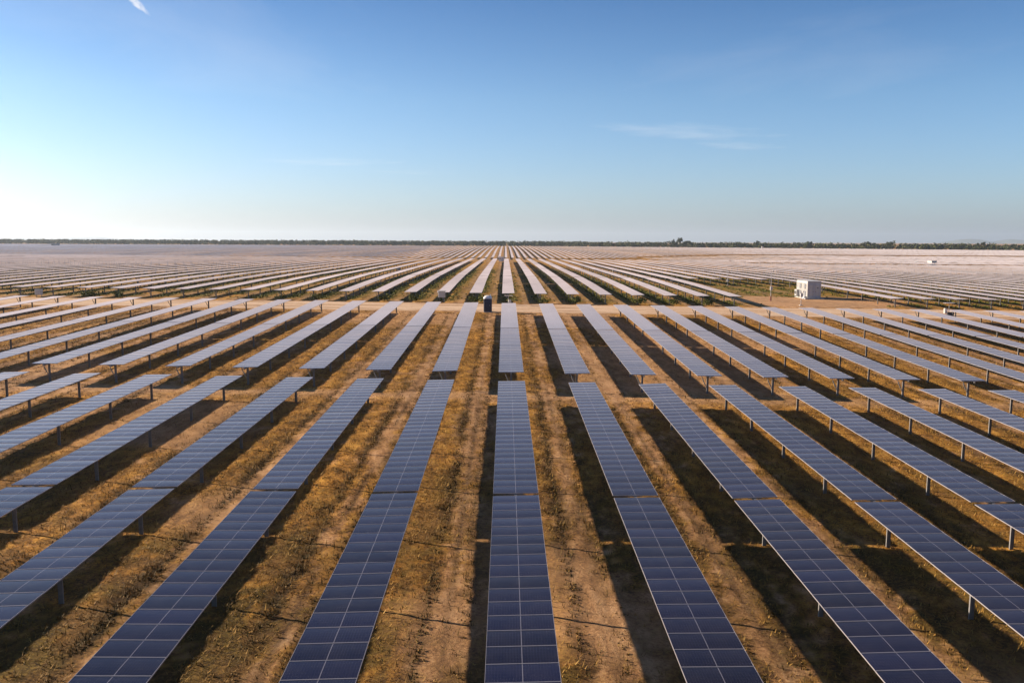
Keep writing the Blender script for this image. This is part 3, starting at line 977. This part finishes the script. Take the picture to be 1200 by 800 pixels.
def panel_stand(x, y, label, pw=1.5, ph=0.95, boxside=-0.5, hh=1.65, cab=0.95):
    t = empty('pump_stand', at_ground(x, y))
    tag(t, label, 'solar stand')
    mb = MB(); mb.box((0, 0, hh), (pw, ph, 0.04), 1); mb.box((0, 0, hh + 0.022), (pw - 0.06, ph - 0.06, 0.006), 0)
    mb.build('small_panel', [M_GLASS, M_ALU], t)
    mb = MB()
    mb.rod((0, 0, -0.3), (0, 0, hh - 0.02), 0.05, n=8)
    mb.box((0, 0, hh - 0.06), (0.9, 0.06, 0.06))
    mb.build('mast', M_STEEL, t)
    mb = MB(); mb.bbox((boxside, -0.05, 0.38 + cab / 2), (0.45, 0.42, cab), 0.07); mb.build('cabinet', M_WHITE, t)
    mb = MB(); mb.box((0.28, 0.02, 0.30), (0.9, 0.4, 0.5)); mb.box((0.05, 0, 0.12), (1.3, 0.10, 0.2)); mb.build('battery_box', M_DARK, t)
    return t


panel_stand(67.0, 134.5, 'small flat panel on a mast over a white cabinet by the road', boxside=-0.55, hh=1.95, cab=0.75)
panel_stand(0.5, 141.6, 'small flat panel on a stand at the end of the centre row', 1.35, 0.8, 0.2, 1.5, 0.5)


def pole(px, py, height, label, box_z, base_red):
    x, y, z = hit(px, py)
    t = empty('instrument_pole', (x, y, z))
    tag(t, label, 'pole', 'thin poles near the cabin')
    mb = MB(); mb.rod((0, 0, -0.4), (0, 0, height), 0.055, 0.04, n=10); mb.build('shaft', M_ALU, t)
    mb = MB(); mb.bbox((0, -0.2, box_z), (0.42, 0.26, 0.6), 0.03); mb.build('box', M_WHITE, t)
    if base_red:
        mb = MB(); mb.rod((0, 0, -0.1), (0, 0, 0.85), 0.16, 0.13, n=12); mb.build('base', M_RED, t)
    else:
        mb = MB(); mb.box((0, 0, 0.05), (0.45, 0.45, 0.14)); mb.build('base', M_CONC, t)
    mb = MB(); mb.rod((-0.35, 0, height - 0.15), (0.35, 0, height - 0.15), 0.025, n=6); mb.bbox((0.33, 0, height), (0.14, 0.14, 0.2), 0.02)
    mb.build('sensor_arm', M_ALU, t)


pole(903, 352.5, 5.3, 'tall thin pole with a red base left of the white cabin', 2.2, True)
pole(852.5, 335, 3.2, 'shorter thin pole at the ends of the rows, farther back', 1.2, False)
pole(938.5, 358, 2.3, 'short grey post standing directly before the white cabin', 1.75, False)


def cabin(px, py, w, d, h, label, mat_w, mat_r, name='field_cabin', rot=0.0):
    x, y, z = hit(px, py)
    t = empty(name, (x, y, z), (0, 0, rot))
    tag(t, label, 'cabin')
    mb = MB(); mb.box((0, 0, h / 2), (w, d, h)); mb.build('wall', mat_w, t)
    mb = MB(); mb.box((0, 0, h + 0.07), (w + 0.25, d + 0.25, 0.14)); mb.build('roof', mat_r, t)
    mb = MB(); mb.box((w * 0.2, -d / 2 - 0.02, h * 0.42), (min(1.0, w * 0.3), 0.05, h * 0.8)); mb.build('door', M_GREYP, t)
    mb = MB(); mb.box((-w * 0.25, -d / 2 - 0.02, h * 0.65), (w * 0.2, 0.05, h * 0.25)); mb.build('louvre', M_DARK, t)
    return t


cabin(1092, 311.5, 2.4, 4.5, 2.3, 'small white cabin among the far rows on the right', M_WHITE, M_WHITE)
cabin(1038, 292, 5.0, 4.5, 3.2, 'tiny white cabin at the foot of the wood on the right', M_WHITE, M_WHITE)
cabin(893.5, 291.6, 2.2, 2.2, 3.6, 'tiny white hut far off before the wood, right of centre', M_WHITE, M_WHITE)
cabin(65, 289, 9.0, 5.0, 4.0, 'far building with a bluish roof before the wood at left', M_GREYP, M_BLUE)
cabin(587.5, 306.2, 3.4, 5.0, 3.0, 'small pale cabin beside the centre row where the rows dip', M_CREAM, M_WHITE)

# a covered spare stack of white sheets beside the small cabin
x, y, z = hit(1072.5, 311)
t = empty('lean_to_shelter', (x, y, z))
tag(t, 'low white slanting roof left of the small white cabin', 'shelter')
mb = MB(); mb.box((0, 0, 1.7), (2.4, 2.4, 0.08), rot=Matrix.Rotation(R(-16), 3, 'Y')); mb.build('roof', M_WHITE, t)
for sx, hh in ((-1, 1.36), (1, 2.0)):
    for sy in (-1, 1):
        mb = MB(); mb.box((sx * 1.0, sy * 1.0, hh / 2), (0.09, 0.09, hh)); mb.build('leg', M_STEEL, t)


# ------------------------------------------------------------------ plants
def leaf_cloud(centers, radii, per, size, flat=0.75, tone_lo=0.0, tone_hi=1.0):
    """random leaf-clump quads in ellipsoids round the given centres"""
    N = len(centers)
    c = np.repeat(np.asarray(centers, float), per, 0); rr = np.repeat(np.asarray(radii, float), per, 0)
    d = rng.normal(size=(N * per, 3)); d /= np.linalg.norm(d, axis=1)[:, None]
    rad = rng.random(N * per) ** 0.45
    p = c + d * rr * rad[:, None]
    a = rng.normal(size=(N * per, 3)); a /= np.linalg.norm(a, axis=1)[:, None]
    b = np.cross(a, rng.normal(size=(N * per, 3))); b /= np.linalg.norm(b, axis=1)[:, None]
    s = (size if np.isscalar(size) else np.repeat(size, per))[..., None] if not np.isscalar(size) else size
    s = s * (0.6 + 0.8 * rng.random((N * per, 1)))
    v = np.stack([p - a * s - b * s * flat, p + a * s - b * s * flat * 0.6, p + a * s * 0.8 + b * s * flat, p - a * s * 0.7 + b * s * flat * 0.8], 1).reshape(-1, 3)
    f = np.arange(len(v)).reshape(-1, 4)
    tone = np.repeat(np.clip(np.repeat(rng.random(N), per) * 0.6 + rng.random(N * per) * 0.4, 0, 1) * (tone_hi - tone_lo) + tone_lo, 4)
    return v, f, tone


# tufts of dry grass, near ground only
n_t = 230000
ty = 9 + (rng.random(n_t) ** 0.75) * 120
tx = (rng.random(n_t) * 2 - 1) * np.minimum(95, 12 + ty * 0.64)
tg, tr, tgn, tb, _ = masks(tx, ty)
keep = rng.random(n_t) < np.clip(0.04 + tg * 0.85 + tr * 0.5, 0, 1) * (1 - 0.9 * tb)
tx, ty, tr, tgn = tx[keep], ty[keep], tr[keep], tgn[keep]
tz = ground_z(tx, ty)
per = 4
ang = rng.random((len(tx), per)) * 2 * math.pi
hgt = (0.05 + 0.15 * rng.random((len(tx), per)) ** 2) * (1 + 0.7 * tr[:, None])
lean = 0.05 + 0.16 * rng.random((len(tx), per))
off = rng.normal(size=(len(tx), per, 2)) * 0.09
wd = 0.010 + 0.014 * rng.random((len(tx), per))
bx = tx[:, None] + off[..., 0]; by = ty[:, None] + off[..., 1]; bz = tz[:, None] - 0.02
ca, sa = np.cos(ang), np.sin(ang)
v0 = np.stack([bx - sa * wd, by + ca * wd, bz + 0 * bx], -1)
v1 = np.stack([bx + sa * wd, by - ca * wd, bz + 0 * bx], -1)
v2 = np.stack([bx + ca * lean, by + sa * lean, bz + hgt], -1)
tv = np.stack([v0, v1, v2], 2).reshape(-1, 3)
tone = np.clip(0.48 + 0.22 * rng.normal(size=(len(tx), 1)) - 0.35 * tr[:, None] - 0.3 * tgn[:, None] + 0.12 * rng.normal(size=(len(tx), per)), 0, 1)
me = np_mesh('dry_grass', tv, np.arange(len(tv)).reshape(-1, 3), M_STRAW, {'tone': np.repeat(tone.ravel(), 3)})
tag(link(bpy.data.objects.new('dry_grass', me)), 'dry golden grass tufts between the rows of tables', 'grass', kind='stuff')

# dark low weeds in the wheel ruts
n_r = 60000
ry = 10 + rng.random(n_r) ** 0.8 * 115
rl = rng.integers(-18, 18, n_r)
c1, c2, a1, a2 = rut_lines(rl.astype(float), ry)
second = rng.random(n_r) < 0.42
rx_ = X0 + rl * P + np.where(second, c2, c1) + rng.normal(size=n_r) * 0.14
_, rr_, _, rb_, _ = masks(rx_, ry)
keep = (rng.random(n_r) < rr_ * 0.9) & (np.abs(rx_) < 14 + ry * 0.62)
rx_, ry = rx_[keep], ry[keep]
rad = 0.04 + 0.09 * rng.random(len(rx_)) ** 2
cen = np.stack([rx_, ry, ground_z(rx_, ry) + rad * 0.55], -1)
v, f, tn = leaf_cloud(cen, np.stack([rad * 1.5, rad * 2.0, rad * 0.8], -1), 7, 0.028)
me = np_mesh('rut_weeds', v, f, M_STRAW, {'tone': tn * 0.5})
tag(link(bpy.data.objects.new('rut_weeds', me)), 'dark dry weeds growing in the wheel ruts between the rows', 'weeds', kind='stuff')

# green undergrowth along the rows past the road
n_u = 26000
uy = 147 + (rng.random(n_u) ** 1.3) * 150
ur = rng.integers(-30, 31, n_u)
ux = X0 + ur * P + rng.normal(size=n_u) * 0.75 + 0.3
ux2 = (rng.random(n_u) * 2 - 1) * 150
pick = rng.random(n_u) < 0.25
ux = np.where(pick, ux2, ux)
_, _, ug, ub, _ = masks(ux, uy)
keep = (rng.random(n_u) < ug * 1.0) & (np.abs(ux) < 20 + uy * 0.62)
ux, uy = ux[keep], uy[keep]
uz = ground(ux, uy)
rad = 0.10 + 0.20 * rng.random(len(ux)) ** 2
cen = np.stack([ux, uy, uz + rad * 0.6], -1)
v, f, tn = leaf_cloud(cen, np.stack([rad * 1.8, rad * 1.8, rad * 0.8], -1), 12, 0.08, tone_lo=0.25)
me = np_mesh('green_undergrowth', v, f, M_LEAF, {'tone': tn})
tag(link(bpy.data.objects.new('green_undergrowth', me)), 'low green weeds growing along the rows past the road', 'weeds', kind='stuff')


def bush(x, y, s, label):
    t = empty('bush', at_ground(x, y))
    tag(t, label, 'bush', 'green bushes at the table ends past the road')
    k = 9
    c = rng.normal(size=(k, 3)) * np.array([0.55, 0.45, 0.22]) * s; c[:, 2] = np.abs(c[:, 2]) + 0.42 * s
    v, f, tn = leaf_cloud(c, np.full((k, 3), 0.42 * s) * (0.7 + 0.6 * rng.random((k, 1))), 46, 0.085 * s)
    me = np_mesh('foliage', v, f, M_LEAF, {'tone': tn}); link(bpy.data.objects.new('foliage', me), t)
    mb = MB()
    for i in range(6):
        mb.rod((0, 0, -0.1), tuple(c[i]), 0.03 * s, 0.012 * s, n=6)
    mb.build('stem', M_BARK, t)


for r, dx, dy, s in ((2, 0.3, -0.5, 1.15), (4, 0.2, -0.2, 1.1), (5, 0.5, 0.6, 0.9), (6, 0.6, 0.9, 1.0), (1, 0.4, -0.2, 0.75), (-1, -0.3, -0.3, 1.0),
                     (-3, 0.6, 0.3, 1.0), (-4, 0.8, 1.2, 0.9), (-6, 0.5, 0.4, 1.05), (-7, 0.4, 0.2, 0.8), (-12, 0.5, -0.4, 1.0), (-13, 1.0, -0.6, 1.1)):
    size = 'broad' if s > 1.03 else ('small' if s < 0.85 else 'rounded')
    bush(X0 + r * P + dx, B3 + dy, s, '%s green bush under the road-side end of the %s' % (size, row_words(r).replace(' of the centre row', ' of centre')))

# far wood: a band of trees at the end of the field
TX = np.array([-2600, -1500, -990, -500, 0, 330, 650, 900, 1400, 2400.])
TY = np.array([2100, 1860, 1740, 1660, 1580, 1360, 1130, 1050, 980, 900.])
n_w = 5200
wx = -2300 + 4300 * rng.random(n_w)
wy = np.interp(wx, TX, TY) + 2 + 190 * rng.random(n_w) ** 1.5
wz = ground(wx, wy)
wh = (6.0 + 3.0 * fbm(wx * 0.02, wy * 0.02, 3, 3) + 2.2 * rng.random(n_w))
wh = np.where(wx < 150, 0.25 * wh + 0.75 * 9.6, wh * 0.95)
front = rng.random(n_w) < 0.3
wh = np.where(front, wh * 0.6, wh)
cen, rd = [], []
for i in range(n_w):
    for j in range(3):
        q = wh[i] * (0.20 + 0.09 * rng.random())
        cen.append((wx[i] + rng.normal() * 1.6, wy[i] + rng.normal() * 1.2, wz[i] + wh[i] * (0.36 + 0.20 * j) + rng.normal() * 0.4))
        rd.append((q * 1.6, q * 1.5, q * 1.1))
v, f, tn = leaf_cloud(np.array(cen), np.array(rd), 20, 0.85)
me = np_mesh('far_wood', v, f, M_WOOD, {'tone': tn})
tag(link(bpy.data.objects.new('far_wood', me)), 'dark green band of woodland along the horizon behind the solar field', 'woodland', kind='stuff')


def tree(px, h, label, spread=1.0, dy=12.0):
    d = pix_dir(px, 288)
    x = 0.0
    y = 1400.0
    for _ in range(30):
        x = d.x / d.y * y; y = float(np.interp(x, TX, TY)) + dy
    t = empty('tree', (x, y, float(ground(x, y))))
    tag(t, label, 'tree', 'taller trees standing out of the far wood')
    mb = MB()
    mb.rod((0, 0, -0.4), (0.2, 0, h * 0.5), 0.32, 0.2, n=8)
    k = 11
    c = rng.normal(size=(k, 3)) * np.array([2.2 * spread, 2.0, 1.3]) + np.array([0.2, 0, h * 0.70])
    for i in range(6):
        mb.rod((0.2, 0, h * 0.45), tuple(c[i]), 0.16, 0.05, n=6)
    mb.build('trunk', M_BARK, t)
    v, f, tn = leaf_cloud(c, np.full((k, 3), h * 0.17) * (0.7 + 0.6 * rng.random((k, 1))), 60, 0.5, tone_hi=0.7)
    me = np_mesh('crown', v, f, M_WOOD, {'tone': tn}); link(bpy.data.objects.new('crown', me), t)


tree(797, 15.5, 'tallest dark tree above the wood, right of the centre row', 1.3)
tree(789, 12.5, 'dark tree close beside the tallest one, on its left', 1.0)
tree(805, 12.0, 'dark low tree close beside the tallest one, on its right', 1.1)
tree(886.5, 11.5, 'rounded tree on the skyline above the tiny white hut', 1.1)
tree(947, 11.5, 'bushy tree on the skyline above the white container cabin', 1.2)
tree(1015.5, 12.0, 'dark tree on the skyline left of the tiny white cabin', 1.3)
tree(1042.5, 12.5, 'tall round tree on the skyline right above the tiny white cabin', 1.1)
tree(1152, 11.5, 'spreading dark tree on the skyline near the right edge', 1.6)

# hills far beyond the wood
def hill(px, py_top, half_px, dist, seed):
    d = pix_dir(px, 283); x, y = d.x / d.y * dist, dist
    vs, fs = [], []
    n, m_ = 40, 12
    hw = half_px / 1050.0 * dist
    top = (283 + (px - 592) * 0.003 - py_top) / 1050.0 * dist + CZ
    U, V = np.meshgrid(np.linspace(-1, 1, n), np.linspace(-1, 1, m_))
    hh = top * np.clip(1 - U ** 2, 0, 1) ** 1.3 * np.clip(1 - V ** 2, 0, 1) * (0.75 + 0.5 * fbm(U * 4 + seed, V * 2, seed, 4))
    X, Y = x + U * hw, y + V * dist * 0.05
    Z = ground(X, Y) - 2 + hh
    idx = np.arange(U.size).reshape(U.shape)
    q = np.stack([idx[:-1, :-1], idx[:-1, 1:], idx[1:, 1:], idx[1:, :-1]], -1).reshape(-1, 4)
    me = np_mesh('hill', np.stack([X, Y, Z], -1).reshape(-1, 3), q, M_HILL, smooth=True)
    tag(link(bpy.data.objects.new('hill', me)), kind='structure')


hill(92, 278.3, 15, 18300, 2)
hill(112, 277.6, 20, 18600, 3)
hill(28, 279, 40, 18400, 4)
hill(1135, 280.5, 22, 14000, 5)
hill(1185, 281, 16, 14500, 6)

# the air between here and the hills
HAZE = 0.00007
if HAZE:
    hm = bpy.data.materials.new('haze'); hm.use_nodes = True
    hn, hl = hm.node_tree.nodes, hm.node_tree.links
    hn.clear()
    ho = hn.new('ShaderNodeOutputMaterial'); hv = hn.new('ShaderNodeVolumePrincipled')
    hv.inputs['Color'].default_value = (0.74, 0.86, 1.0, 1)
    hv.inputs['Density'].default_value = HAZE
    hv.inputs['Anisotropy'].default_value = 0.35
    hl.new(hv.outputs[0], ho.inputs['Volume'])
    mb = MB(); mb.box((0, 9500, 85), (44000, 20000, 240)); hz = mb.build('haze', hm)
    tag(hz, kind='stuff')
